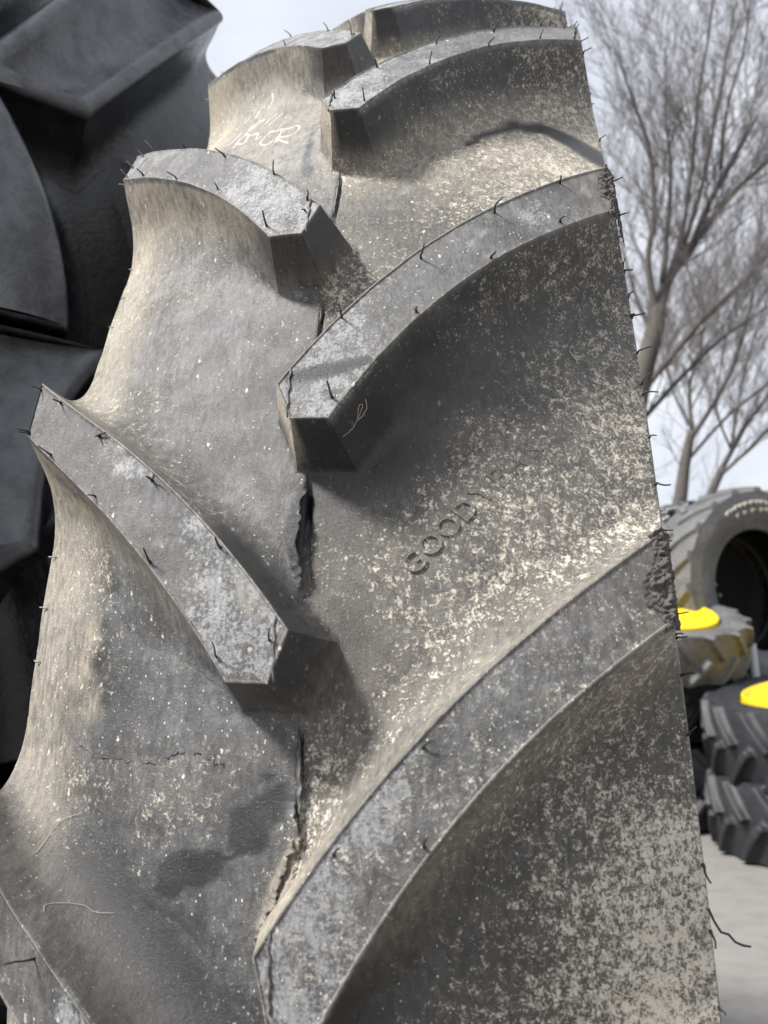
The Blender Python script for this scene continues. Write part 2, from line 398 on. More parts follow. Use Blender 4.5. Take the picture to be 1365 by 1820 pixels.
def dirt_shade_base(x, s, tread):
    y = np.abs(x); right = x > 0
    n1 = fbm(x * 9, s * 9, 0 * x, 3, 21); n2 = fbm(x * 30, s * 30, 0 * x + 5, 3, 22)
    out = sstep(.06, .17, y)
    cr = np.where(right, .40 + .11 * out, .25 + .10 * out) + .10 * n1 + .08 * n2
    fl = np.where(right, .20, .50 - .20 * sstep(.26, .12, s)) + .32 * n1
    tn = np.where(right,   .20 + .10 * out, .05 + .72 * sstep(.115, .172, y)) + .10 * n2
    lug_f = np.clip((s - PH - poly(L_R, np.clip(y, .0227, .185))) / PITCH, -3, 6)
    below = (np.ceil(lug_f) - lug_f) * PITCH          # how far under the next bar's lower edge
    belt = sstep(.125, .0, below + .04 * n1 + .02 * n2) * np.where(right, 1.0, 0.0)  # cleaner rubber under the right bars, with the bars' shade painted in
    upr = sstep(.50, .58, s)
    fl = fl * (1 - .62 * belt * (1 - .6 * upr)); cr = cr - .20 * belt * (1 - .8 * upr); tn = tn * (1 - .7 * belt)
    # the lowest bay on the right is caked, the one near the top right is evenly pale
    cr = cr + np.where(right, .10 * sstep(.20, .05, s) * sstep(.03, .10, y), 0)
    top = np.where(right, sstep(.50, .58, s), sstep(.52, .62, s))
    cr = cr + np.where(right, .03 * top, .04 * top); tn = tn + np.where(right, .55 * top, .40 * top); fl = fl + .25 * top
    # dark crescent by the shoulder in the upper right bay
    g = trail(x, s, [(.088, .607, .002), (.104, .631, .0035), (.125, .652, .005), (.146, .660, .008), (.162, .652, .012), (.184, .636, .013)])
    cr -= 1.0 * g; tn -= .8 * g; fl -= .45 * g
    xo, so_ = x, s; x, s = x + .010 * n2 + .004 * fbm(xo * 160, so_ * 60, 0 * xo, 3, 41), s + .009 * fbm(xo * 60, so_ * 160, 0 * xo, 3, 42)
    g = np.maximum(trail(x, s, [(-.069, .0855, .006), (-.056, .0925, .0095), (-.044, .0985, .006)]), trail(x, s, [(-.034, .107, .005), (-.023, .116, .011), (-.012, .124, .011)]))
    cr -= .9 * g; fl -= .40 * g; tn -= .3 * g
    x, s = xo, so_
    g = blob(x, s, -.120, .200, .022, .034); fl -= .25 * g; tn -= .35 * g
    for cx, cs, w_ in ((-.130, .222, 1.0), (-.1335, .200, 1.0), (-.124, .178, 1.2)):
        g = blob(x, s, cx, cs, .010, .009, .4); tn += w_ * g; fl -= .2 * g; g = blob(x, s, cx + .006, cs + .002, .007, .005, .4); tn -= .8 * w_ * g; fl -= .2 * g
    g = trail(x, s, [(-.001, .105, .002), (-.006, .090, .005), (-.012, .076, .005), (-.018, .062, .003)]); tn += .75 * g
    g = trail(x, s, [(-.002, .290, .002), (-.005, .262, .006), (-.002, .238, .002)]); tn -= .5 * g; cr -= .5 * g; fl -= .6 * g
    g = trail(x, s, [(-.031, .645, .002), (-.0297, .625, .003), (-.028, .595, .004), (-.0247, .575, .005)]); tn -= .5 * g; cr -= .9 * g; fl -= .35 * g
    g = blob(x, s, -.09, .060, .10, .024, -.67); fl -= .40 * g; cr -= .12 * g; tn -= .3 * g
    g = blob(x, s, .018, .195, .03, .035); cr -= .30 * g; fl -= .32 * g  # soft shadow of the left bar's nose, painted by thinning crust and film
    cr -= .2 * blob(x, s, .05, .335, .04, .035, .7); fl -= .2 * blob(x, s, .05, .335, .04, .035, .7)
    cr = np.where(tread, cr, .35); fl = np.where(tread, fl, .4); tn = np.where(tread, tn, .25)
    return np.stack([np.clip(cr, 0, 1), np.clip(fl, 0, .9), np.clip(tn, 0, .95), 0 * x], -1)
def dirt_light_lug(side, y, s, sl, h, k):
    x = y * side
    n1 = fbm(x * 12, s * 12, h * 12, 3, 31); n2 = fbm(x * 40, s * 40, h * 40, 3, 32)
    base = dirt_shade_base(x, s, np.ones_like(x, bool))
    top = k < .03
    mid = .5 * (poly(U_R, y) + poly(L_R, y)) if side > 0 else .5 * (poly(U_L, y) + poly(L_L, y))
    upper = sl > mid                       # wall that looks up the tyre
    lug_i = np.round((s.mean() - (PH if side > 0 else PH + DL) - .11) / PITCH)
    kb = sstep(.45, 1.0, k)
    w = np.zeros_like(base)
    if side > 0:  # right lower walls: less dust, which also paints in their shade
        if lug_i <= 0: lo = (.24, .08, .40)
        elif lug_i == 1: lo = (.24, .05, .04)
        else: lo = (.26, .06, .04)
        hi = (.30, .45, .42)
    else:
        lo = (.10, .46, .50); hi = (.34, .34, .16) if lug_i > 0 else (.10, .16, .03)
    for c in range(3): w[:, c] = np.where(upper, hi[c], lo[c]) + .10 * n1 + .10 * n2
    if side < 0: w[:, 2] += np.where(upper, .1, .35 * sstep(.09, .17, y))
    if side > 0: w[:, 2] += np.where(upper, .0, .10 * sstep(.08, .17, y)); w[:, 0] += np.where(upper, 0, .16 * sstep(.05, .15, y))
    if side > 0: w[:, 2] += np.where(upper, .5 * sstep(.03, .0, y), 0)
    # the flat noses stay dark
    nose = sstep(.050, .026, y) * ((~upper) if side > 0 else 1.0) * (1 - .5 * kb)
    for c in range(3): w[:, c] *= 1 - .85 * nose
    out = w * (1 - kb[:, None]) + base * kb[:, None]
    n3 = fbm(x * 22 + 4, s * 22, h * 22, 4, 35)
    tp = np.stack([.12 + .16 * n1 + (.18 if (side > 0 and lug_i <= 0) else 0),   .33 + .25 * n1, .05 + .12 * np.clip(n2, 0, 1) + (.14 if side > 0 else .02) * sstep(.12, .18, y),
                   np.clip((.85 if lug_i > 0 else .7) * sstep(.17, .02, y) + .05 + 1.1 * n3 + .45 * sstep(.075, .035, y), .0, 1)], -1)
    if side < 0 and lug_i >= 2: tp[:, 1] += .40 * sstep(.09, .14, y); tp[:, 3] += .6 * sstep(.09, .13, y)  # sky glare on the outer ends, painted as film and bloom
    if side > 0 and lug_i <= 0: tp[:, 1] += .14
    if side > 0 and lug_i >= 2: tp[:, 1] += .22  # sky reflection on the upper right tops, painted as film
    # skid wiped across the nose
    g = trail(y, sl, [(.001, .0355, .0035), (.014, .0370, .0048), (.026, .0385, .004), (.042, .0424, .0022)]) if (side > 0 and lug_i == 1) else 0 * y
    tp[:, 3] *= 1 - g; tp[:, 1] *= 1 - .9 * g; tp[:, 0] *= 1 - g; tp[:, 2] *= 1 - g
    out[top] = tp[top]
    lipv = h < -.0003; out[lipv] = (.22, .55, .30, .6)  # raised lip made paler: its edge highlight is painted in
    return np.clip(out, 0, 1)
U_R, L_R = (.04165, 1.3613, -3.3514, 6.4532), (-.0306, 1.8337, -5.9238, 10.7536)
U_L, L_L = (.04365, 1.3592, -4.173, 11.5588), (-.02465, 1.726, -5.8332, 14.046)

big = empty('tractor_tyre', (0, 0, AXLE))
tag(big, 'narrow grey dusty tractor tyre standing upright in front, with deep chevron lugs and rubber whiskers', 'tyre')
NL = 25
def lug_start(i):            # fitted pitch for the bars in view, the rest share what is left of the circle
    if -2 <= i <= 5: return i * PITCH
    rest = 2 * math.pi * MAIN['R'] - 7 * PITCH
    return 5 * PITCH + (i - 5) * rest / (NL - 7)
lugs = {}
proto = {}
for side in (1, -1):
    U, L = (U_R, L_R) if side > 0 else (U_L, L_L)
    off = PH if side > 0 else PH + DL
    for i in range(-2, NL - 2):
        near = -1 <= i <= 4
        yo = .1792 if side > 0 else .1795
        if near or side not in proto:
            s0 = off + lug_start(i)
            nz_ = (.010, -.00695, .0010, -.0040) if (side, i) == (1, 0) else (.02265, -.00695, .0022, .0100)      # the lowest right bar reaches further
            v, f, dd = build_lug(MAIN, side, s0 if near else off, U, L, *nz_, yo, N=110 if near else 40, dirt_light_f=dirt_light_lug, rough=.0006 if near else 0, seed=i * 2 + side)
            o = mesh_obj('lug', v, f, M_TYRE, big, sharp=38, dirt_and_light=dd, weld=2e-6, recalc=True)
            if near: lugs[(side, i)] = o
            else:
                proto[side] = o; o.rotation_euler[0] = -lug_start(i) / MAIN['R']
        else:
            o = copy_obj(proto[side], big); o.rotation_euler[0] = -lug_start(i) / MAIN['R']
# carcass
xs = list(np.concatenate([np.linspace(-.186, -.006, 60), [-.004, -.0022, -.0008, -.00005], [.00005, .0006, .0011, .0016, .0022, .003, .0042], np.linspace(.006, .186, 60)]))
rE = float(MAIN['R'] - MAIN['K'] * .186 ** 2 - depth(MAIN, np.array([.186]))[0]); rEl = rE + MAIN['step']
sp = [(.1868, rE - .0015), (.1866, rE - .004), (.1852, rE - .006), (.1856, rE - .012), (.1885, rE - .024), (.1915, rE - .045), (.1935, rE - .09), (.190, .82), (.176, .73), (.150, .655), (.126, .61), (.120, .585), (.100, .580),
      (.098, .60), (.125, .655), (.155, .74), (.168, .83), (.165, .90), (.13, .945), (.0, .965)]
sp = sp + [(-x, r) for x, r in sp[::-1][1:]]
RR = MAIN['R']
th = list(np.arange(-.75, 1.75, .0026)); th += list(np.linspace(1.75, 2 * math.pi * RR - .75, 160)[1:-1])
v, f, dd = carcass(MAIN, xs, sp, th, dirt_shade_base, .0012)
body = mesh_obj('carcass', v, f, M_TYRE, big, sharp=40, dirt_and_light=dd)

# raised letters of the maker's name, between two right-hand bars
def text_letter(ch, size, rise, oy, dx, dy, x0, s0):
    """one extruded glyph wrapped onto the valley floor: (dx,dy) is the baseline direction in tread coordinates"""
    cu = bpy.data.curves.new('glyph', 'FONT'); cu.body = ch; cu.size = size; cu.extrude = rise; cu.offset = size * .004; cu.resolution_u = 4; cu.align_x = 'CENTER'
    ob = bpy.data.objects.new('glyph', cu); COL.objects.link(ob)
    me = bpy.data.meshes.new_from_object(ob.evaluated_get(bpy.context.evaluated_depsgraph_get()))
    bpy.data.objects.remove(ob); bpy.data.curves.remove(cu)
    co = np.array([v.co[:] for v in me.vertices]); fs = [tuple(p.vertices) for p in me.polygons]; bpy.data.meshes.remove(me)
    u, v, z = co.T; v = v - size * .35
    x = x0 + u * dx - v * dy; s = s0 + u * dy + v * dx
    h = np.array([MAIN['R'] - MAIN['K'] * a * a - math.hypot(*drop(a, c)[0][1:]) for a, c in zip(x, s)]) + .0003 - z
    dm = dirt_shade_base(x, s, np.ones_like(x, bool)); dm[:, 0] *= .75
    return T(MAIN, x, s, h), fs, dm
bpy.context.view_layer.update()
# mould flash: ragged fins standing along the centre seam of the valleys
def flash(s_a, s_b, hgt, lean, ragged, seed):
    n = max(12, int((s_b - s_a) / .0012)); ss = np.linspace(s_a, s_b, n); m = 6
    env = np.sin(np.clip((ss - s_a) / (s_b - s_a), 0, 1) * math.pi) ** .6
    top = hgt * env * (1 + ragged * fbm(ss * 260, 0 * ss, 0 * ss + seed, 3, seed)) + .0004
    V, F = [], []
    for sd in (0, 1):
        for j in range(m):
            a = j / (m - 1)
            x = -.0010 + lean * env * a * a + sd * .0012 * (1 - .6 * a) + .0008 * fbm(ss * 90, 0 * ss + a, 0 * ss, 2, seed + 3)
            V.append(T(MAIN, x, ss, MAIN['D'] - a * top + .0006))
    V = np.concatenate(V)
    I = lambda sd, j, i: (sd * m + j) * n + i
    for i in range(n - 1):
        for j in range(m - 1):
            F.append((I(0, j, i), I(0, j + 1, i), I(0, j + 1, i + 1), I(0, j, i + 1))); F.append((I(1, j, i), I(1, j, i + 1), I(1, j + 1, i + 1), I(1, j + 1, i)))
        F.append((I(0, m - 1, i), I(1, m - 1, i), I(1, m - 1, i + 1), I(0, m - 1, i + 1)))
    o = mesh_obj('mould_flash', V, F, M_FLASH, big, sharp=60)
    return o
flash(.108, .158, .0042, .0030, .6, 2)
flash(.405, .440, .0028, .0015, .6, 4)
flash(.500, .565, .0030, .0015, .5, 5)
# the torn lip of the left mould half, peeled up beside the long left bar
def peel(s_a, s_b, width, lift, seed, bite):
    n = 70; m = 10; ss = np.linspace(s_a, s_b, n); V = []
    env = np.sin(np.linspace(0, math.pi, n)) ** .7
    edge = .0010 - bite * env + .0035 * fbm(ss * 170, 0 * ss, 0 * ss + 2, 4, seed)
    for j in range(m):
        a = j / (m - 1)
        x = -width * (1 - a) + edge * a
        V.append(T(MAIN, x, ss, MAIN['D'] - MAIN['step'] + .0004 - lift * env * a ** 2.2))
    V = np.concatenate(V); F = [(j * n + i, (j + 1) * n + i, (j + 1) * n + i + 1, j * n + i + 1) for j in range(m - 1) for i in range(n - 1)]
    x = V[:, 0]; s = RR * np.arctan2(V[:, 2], -V[:, 1])
    o = mesh_obj('peeled_flash', V, F, M_TYRE, big, dirt_and_light=dirt_shade_base(x, s, np.ones_like(x, bool)))
    md = o.modifiers.new('thickness', 'SOLIDIFY'); md.thickness = .0009
peel(.226, .290, .022, .0068, 4, .0020)
peel(.100, .124, .012, .0045, 9, .0010)
# serrated pale lip that runs off the seam along the foot of the lowest right bar
def lip_strip(path, width, lift, seed):
    n = 90; t = np.linspace(0, 1, n); q = np.array(catmull(path, 12)); L_ = np.linspace(0, 1, len(q)); px_ = np.interp(t, L_, q[:, 0]); ps_ = np.interp(t, L_, q[:, 1])
    env = np.sin(np.pi * np.clip(t, .0, 1)) ** .5; ser = .0018 * vnoise(t * 34, 0 * t, 0 * t, seed) + .0010 * vnoise(t * 90, 0 * t, 0 * t, seed + 3)
    V = []; m = 7
    for j in range(m):
        a = j / (m - 1)
        V.append(T(MAIN, px_ - width * (1 - a) * env + ser * a, ps_ + .35 * width * (1 - a), MAIN['D'] - MAIN['step'] + .0012 - (.0012 + lift * env) * a ** 1.5))
    V = np.concatenate(V); F = [(j * n + i, (j + 1) * n + i, (j + 1) * n + i + 1, j * n + i + 1) for j in range(m - 1) for i in range(n - 1)]
    dm = np.tile([.3, .3, .5, 0.0], (len(V), 1))
    o = mesh_obj('peeled_flash', V, F, M_TYRE, big, dirt_and_light=dm); md = o.modifiers.new('thickness', 'SOLIDIFY'); md.thickness = .0008
lip_strip([(.0005, .112), (-.002, .098), (-.0085, .082), (-.0135, .070), (-.0185, .060)], .0055, .0030, 5)

# seam bead that runs over the noses of the bars
for side in (1, -1):
    for i in range(0, 4):
        off = (PH if side > 0 else PH + DL) + lug_start(i)
        # top of the nose, along the centre plane
        sa, sb = off + .0105, off + (.041 if side > 0 else .043)
        pts = [T(MAIN, .0003 + .0006 * math.sin(q * 2.1 + i), sa + (sb - sa) * q / 10, -.0004) for q in range(11)]
        v, f = tube(pts, [.0007 * (.7 + .5 * rnd.random()) for _ in pts], 5)
        mesh_obj('seam_bead', v, f, M_FLASH, lugs[(side, i)])

# vent whiskers: (x, s, h, then the way they lean: across, round, outward)
WH_TOP = [(-0.1613,0.6471,0.0000,-0.0020,-0.0025,0.0076),(-0.1520,0.5925,0.0000,-0.0026,-0.0032,0.0077),(-0.1103,0.5522,0.0000,-0.0039,-0.0043,0.0069),(-0.0688,0.5135,0.0000,-0.0001,-0.0008,0.0106),(-0.0718,0.5554,0.0000,-0.0047,-0.0033,0.0089),(-0.1154,0.5996,0.0000,0.0006,-0.0036,0.0030),(-0.0284,0.5113,0.0000,0.0034,-0.0001,0.0099),(-0.0019,0.4768,0.0000,0.0028,-0.0018,0.0079),(-0.0023,0.4662,0.0000,-0.0004,-0.0038,0.0067),(-0.0258,0.4579,0.0000,0.0032,0.0000,0.0104),(-0.0689,0.7866,0.0000,-0.0009,-0.0007,0.0085),(-0.0738,0.8374,0.0000,-0.0054,-0.0018,0.0066),(-0.0278,0.7820,0.0000,-0.0031,-0.0013,0.0074),(-0.0009,0.7397,0.0000,-0.0004,-0.0003,0.0106),(0.0295,0.6440,0.0000,-0.0015,-0.0008,0.0103),(0.0029,0.6004,0.0000,0.0021,-0.0004,0.0096),(0.0250,0.5893,0.0000,0.0013,-0.0008,0.0095),(0.0672,0.6433,0.0000,0.0038,-0.0008,0.0082),(0.0700,0.6877,0.0000,0.0045,-0.0008,0.0074),(0.1084,0.6838,0.0000,0.0063,-0.0016,0.0058),(0.1122,0.7256,0.0000,0.0050,-0.0013,0.0056),(0.1470,0.7191,0.0000,0.0040,-0.0014,0.0067),(0.1491,0.7651,0.0000,0.0043,-0.0014,0.0050),(0.1768,0.7851,0.0000,0.0031,-0.0016,0.0039),(0.1488,0.4897,0.0000,0.0027,-0.0042,0.0059),(0.1096,0.4551,0.0000,0.0051,-0.0015,0.0096),(0.0684,0.4150,0.0000,0.0047,-0.0008,0.0101),(0.1464,0.4520,0.0000,0.0075,-0.0044,0.0069),(0.1067,0.4156,0.0000,0.0048,-0.0010,0.0106),(0.0665,0.3751,0.0000,0.0037,-0.0015,0.0099),(0.0266,0.3739,0.0000,0.0028,0.0001,0.0112),(-0.1550,0.3602,0.0000,-0.0013,-0.0028,0.0107),(-0.1531,0.3222,0.0000,-0.0007,-0.0024,0.0110),(-0.1108,0.2844,0.0000,-0.0023,-0.0022,0.0124),(-0.1162,0.3240,0.0000,0.0066,-0.0010,0.0068),(-0.1162,0.3240,0.0000,0.0011,-0.0036,0.0087),(-0.0737,0.2864,0.0000,-0.0017,-0.0002,0.0129),(-0.0739,0.2861,0.0000,0.0064,-0.0014,0.0075),(-0.0689,0.2400,0.0000,0.0020,0.0035,0.0122),(-0.0298,0.2432,0.0000,0.0017,0.0024,0.0122),(-0.0280,0.1894,0.0000,0.0026,0.0054,0.0119),(-0.0018,0.1955,0.0000,0.0017,0.0051,0.0125),(-0.1785,0.3803,0.0000,-0.0032,-0.0025,0.0108),(-0.1790,0.3477,0.0000,-0.0034,-0.0023,0.0106),(-0.1790,0.3465,0.0000,-0.0014,-0.0042,0.0077),(0.0238,0.3218,0.0000,0.0026,0.0015,0.0123),(0.0672,0.1468,0.0000,0.0040,0.0031,0.0054),(0.0283,0.1037,0.0000,0.0041,0.0051,0.0043),(0.0663,0.1065,0.0000,0.0048,0.0046,0.0057),(-0.1196,0.0565,0.0000,-0.0053,0.0048,0.0144)]
WH_EDGE = [(-.18,.609,.0536,-.0099,-.0003,.003),(-.18,.565,.0536,-.0067,.0013,.001),(-.18,.527,.0536,-.0064,.0010,.0005),(-.18,.491,.0536,-.006,.0012,0),(-.18,.318,.0536,-.0068,.0009,.0015),(-.18,.283,.0536,-.0063,.0012,.0),(-.18,.246,.0536,-.007,.0017,.0),(-.18,.210,.0536,-.0048,.0013,.0),(-.18,.863,.0536,-.0098,.0014,.006),
 (.186,.781,.0536,.0046,.0009,.0052),(.186,.757,.0536,.0027,-.0001,.0006),(.186,.670,.0536,.0057,.0003,.0027),(.186,.543,.0536,.0081,-.0003,.0023),(.186,.518,.0536,.0059,-.0013,.0007),(.186,.486,.0536,.0036,.0017,.0041),(.186,.480,.0536,.0055,-.0024,-.0006),(.186,.454,.0536,.0044,.0007,.0027),(.186,.434,.0536,.0083,-.0010,.0016),(.186,.435,.0536,.0054,0,.0021),(.186,.402,.0536,.0089,.0003,.0029),(.186,.376,.0536,.0066,.0047,.0062),(.186,.368,.0536,.0093,-.0023,.0010),(.186,.335,.0536,.0097,-.0012,.0020),(.186,.302,.0536,.0086,-.0035,.0009),(.186,.270,.0536,.0059,-.0006,.0023),(.186,.262,.0536,.0096,.0007,.0032),(.186,.208,.0536,.0085,-.0013,.0026),(.186,.206,.0536,.0053,-.0007,.0023),(.186,.185,.0536,.0074,.0011,.0029),(.186,.153,.0536,.0041,.0033,.0025),(.186,.087,.0536,.0030,-.0083,.0035),(.186,.055,.0536,.0034,-.0061,.0037),(.186,.019,.0536,.0030,-.0040,.0037)]
def tread_vec(s, v):
    t = s / RR
    return np.array([v[0], v[1] * math.sin(t) - v[2] * math.cos(t), v[1] * math.cos(t) + v[2] * math.sin(t)])
def whisker(x, s, h, v, mat, parent, r=.0005):
    v = [q_ * rnd.choice((1.0, .85, .7, .9, .4)) for q_ in v]; r *= rnd.uniform(.8, 1.15)
    p0 = T(MAIN, x, s, h + .001); d = tread_vec(s, v); side = np.cross(d, tread_vec(s, (.3, .4, 1))); side = side / (np.linalg.norm(side) + 1e-9)
    ln = np.linalg.norm(d); bend = rnd.uniform(-.22, .22) * ln; hook = rnd.choice((0, 0, .25, -.25)) * ln
    n_ = tread_vec(s, (0, 0, 1)) * .0022
    pts = [p0, p0 + n_ + d * .12] + [p0 + n_ + d * a + side * (bend * a * (1 - a) * 2 + hook * max(0, a - .6)) for a in (.35, .6, .8, 1.0)]
    rr = [r * 1.9, r * 1.25, r, r * .95, r * .9, r * .8]
    vv, ff = tube(pts, rr, 7)
    return mesh_obj('vent_whisker', vv, ff, mat, parent)
def lug_of(x, s):
    side = 1 if x > 0.012 else -1
    best = None
    for (sd, i) in lugs:
        if abs(x) > .012 and sd != (1 if x > 0 else -1): continue
        y = x * sd; U, L = (U_R, L_R) if sd > 0 else (U_L, L_L)
        c = (PH if sd > 0 else PH + DL) + lug_start(i) + .5 * (poly(U, y) + poly(L, y))
        if best is None or abs(c - s) < best[0]: best = (abs(c - s), lugs[(sd, i)])
    return best[1]
for x, s, h, a, b, c in WH_TOP:
    whisker(x, s, h, (a, b, c), M_WHISK_PALE if (x < 0 and s > .6) else M_WHISK, lug_of(x, s))
for x, s, h, a, b, c in WH_EDGE:
    whisker(x, s, h - .0015, (a, b, c), M_WHISK_PALE if x < 0 else M_WHISK, body)
for sd, i, m_ in ((-1, 2, M_WHISK_PALE), (-1, 3, M_WHISK_PALE), (1, 1, M_WHISK), (1, 2, M_WHISK), (1, 3, M_WHISK), (1, 0, M_WHISK)):
    U, L = (U_R, L_R) if sd > 0 else (U_L, L_L); off = (PH if sd > 0 else PH + DL) + lug_start(i)
    for q in (.12, .85):
        y = .1805; s_ = off + poly(L, y) * (1 - q) + poly(U, y) * q
        whisker(sd * y, s_, .006 + .01 * rnd.random(), (sd * .0085, rnd.uniform(-.002, .003), .002), m_, lugs[(sd, i)])
    for q, y in ((.08, .174), (.92, .168), (.5, .1755)):
        s_ = off + poly(L, y) * (1 - q) + poly(U, y) * q
        if i >= 2: whisker(sd * y, s_, 0, (sd * .003, -.001, .007), m_, lugs[(sd, i)])
# the long wiry whisker low on the right edge
pts = [T(MAIN, .1860 + a, s_, .0536 - .001 - o_) for a, s_, o_ in ((0, .066, 0), (.002, .060, .002), (.0045, .055, .003), (.008, .0535, .003), (.0105, .050, .004), (.014, .048, .004), (.0175, .047, .004))]
v, f = tube(pts, [.0007, .0006, .0006, .00065, .0006, .0006, .0005], 7); mesh_obj('vent_whisker', v, f, M_WHISK, body)

# torn, crumbly rubber at the outer ends of the two right bars in front
def torn_end(i, reach, seed):
    off = PH + lug_start(i); n, m = 90, 46; V = []
    for q in np.linspace(0, 1, m):         # q: from the top sheet over the edge and down the end
        b = np.linspace(-.06, 1.06, n)
        y0 = .1792
        if q < .45: y = y0 - reach * (1 - q / .45) * (.75 + .5 * vnoise(b * 5, 0 * b, 0 * b + seed, seed)); h = 0 * b
        else: y = y0 + (.186 - y0) * (q - .45) / .55; h = (q - .45) / .55 * .030 + 0 * b
        s = off + poly(L_R, y) * (1 - b) + poly(U_R, y) * b
        r1 = fbm(y * 300, s * 300, h * 300, 4, seed); r2 = fbm(y * 800, s * 800, h * 800, 3, seed + 9)
        env = math.sin(min(1, q / .45) * math.pi / 2) if q < .45 else math.cos((q - .45) / .55 * math.pi / 2) ** .7
        amp = .0042 * r1 + .0028 * r2 + .0004
        V.append(T(MAIN, y + (amp * .7 * env if q > .3 else 0), s, h - amp * env - .0004 * (env > .1) + .0012 * (env <= .1)))
    V = np.concatenate(V); F = [(j * n + k, (j + 1) * n + k, (j + 1) * n + k + 1, j * n + k + 1) for j in range(m - 1) for k in range(n - 1)]
    o = mesh_obj('torn_edge', V, F, M_TORN, lugs[(1, i)], sharp=70)
    o['label'] = 'crumbled torn rubber at the outer end of the bar'
torn_end(0, .0115, 3); torn_end(1, .007, 8)

# chalk scrawl near the top of the tyre, drawn on the valley floor
CH = [[(-.0874,.775),(-.0868,.7660),(-.0927,.7598)],[(-.0987,.7755),(-.1056,.7705),(-.1068,.7655),(-.1039,.7757)],[(-.1140,.781),(-.1204,.782),(-.1193,.7763)],[(-.131,.784),(-.1283,.7723)],[(-.0763,.7321),(-.0864,.7147)],[(-.0689,.7235),(-.0809,.7054)],[(-.0897,.7361),(-.0962,.7427),(-.1024,.7332),(-.1024,.7218),(-.0929,.7281),(-.0897,.7361)],[(-.1124,.6939),(-.1101,.7114),(-.104,.7165),(-.0991,.7071),(-.101,.6924),(-.1103,.7043)],[(-.0965,.7036),(-.0881,.698),(-.0869,.6847),(-.081,.6848)],[(-.0734,.6856),(-.0803,.6736),(-.0766,.6611),(-.0691,.655),(-.0624,.6621),(-.0621,.6784),(-.0675,.681),(-.0734,.6856)],[(-.0621,.6784),(-.051,.671),(-.0472,.6721),(-.0439,.6642),(-.0471,.6561),(-.0548,.6558),(-.0635,.6594),(-.0478,.6374)],[(-.0608,.6629),(-.0622,.6485)],[(-.113,.7378),(-.1181,.7239),(-.1258,.7202)],[(-.099,.7347),(-.1056,.7158)]]
def surf_h(x, s):
    return float(depth(MAIN, np.array([x]))[0])
from mathutils.bvhtree import BVHTree
bpy.context.view_layer.update()
def bvh_of(objs):
    V, F = [], []
    for o in objs:
        b = len(V); V += [v.co.copy() for v in o.data.vertices]; F += [tuple(k + b for k in p.vertices) for p in o.data.polygons]
    return BVHTree.FromPolygons(V, F)
BV = bvh_of([body] + list(lugs.values()))
def drop(x, s):
    """surface point of the tyre straight under tread coordinate (x, s)"""
    a = Vector(T(MAIN, x, s, -.05)); n = Vector(tread_vec(s, (0, 0, 1)))
    hit = BV.ray_cast(a, -n, .2)
    return hit[0], n
bd = (.0088, .0103); bl_ = math.hypot(*bd); ux, uy = bd[0] / bl_, bd[1] / bl_
for i, ch in enumerate('GOODYEAR'):
    v, f, dd = text_letter(ch, .0165, (.0015, .0015, .0014, .0013, .0010, .0008, .0007, .0006)[i], 0, ux, uy, .0575 + bd[0] * i, .2440 + bd[1] * i)
    mesh_obj('raised_letter', v, f, M_TYRE, big, smooth=False, dirt_and_light=dd)

for st in CH:
    pts = []
    for x, s in catmull(st):
        p, n = drop(x, s)
        if p is not None: pts.append(p - n * .00075)
    if len(pts) < 2: continue
    v, f = tube(pts, [.0010 + .0005 * rnd.random() for _ in pts], 8); mesh_obj('chalk_stroke', v, f, M_CHALK, big)

# cracked skin line across the lower left valley
pts = []
for k, (x, s) in enumerate(catmull([(-.1401, .1601), (-.1202, .1482), (-.0999, .1461), (-.0846, .1434), (-.0706, .1468), (-.0573, .1492), (-.0473, .1448), (-.0377, .1412)], 14)):
    p, n = drop(x + .0008 * math.sin(k * 2.3), s + .0013 * math.sin(k * 1.1) * math.sin(k * .37)); pts.append(p - n * .0002)
k = 0
while k < len(pts) - 3:
    L_ = rnd.randint(5, 16); seg = pts[k:k + L_]
    if len(seg) > 2:
        v, f = tube(seg, [.0005 * math.sin(math.pi * (q + .4) / len(seg)) * (.6 + .8 * rnd.random()) + .0001 for q in range(len(seg))], 6); mesh_obj('skin_crack', v, f, M_WHISK, big)
    k += L_ + rnd.choice((0, 1, 3))
# dry stems caught on the tyre: separate loose bits
def stem(pts_xs, r, label, lift=.0012):
    pts = []
    for k, (x, s) in enumerate(catmull(pts_xs, 7)):
        p, n = drop(x, s)
        if p is not None: pts.append(p + n * (lift * .5 + .0006 * abs(math.sin(k * .9))))
    V, F = tube(pts, [r * (1 - .4 * i / len(pts)) for i in range(len(pts))], 5)
    o = mesh_obj('dry_stem', V, F, M_STRAW); o.location = (0, 0, AXLE)
    tag(o, label, 'straw', 'dry plant bits stuck to the tyre')
stem([(.0383, .3272), (.0377, .3241), (.0335, .3178), (.0350, .3225), (.0364, .3236), (.0308, .3135), (.0261, .307)], .00024, 'thin pale root looped on the dark wall below the middle right bar')
stem([(.1543, .7084), (.1504, .7023), (.1487, .698), (.1439, .6896)], .0005, 'short pinkish straw curl under the upper right bar')
stem([(-.147, .0984), (-.1444, .1091), (-.1394, .1149), (-.128, .118)], .00016, 'wispy pale root on the lower left valley, upper one')
stem([(-.1256, .0737), (-.1263, .0765), (-.1129, .0742), (-.1065, .0711), (-.0967, .0703)], .00016, 'wispy forked root on the lower left valley, lower one')
stem([(.150, .385), (.146, .392), (.148, .398)], .0004, 'tiny straw crumb near the right edge under the long bar')
stem([(.138, .035), (.146, .030), (.153, .033), (.160, .027), (.166, .021)], .0004, 'cluster of pale straw low on the caked right valley')

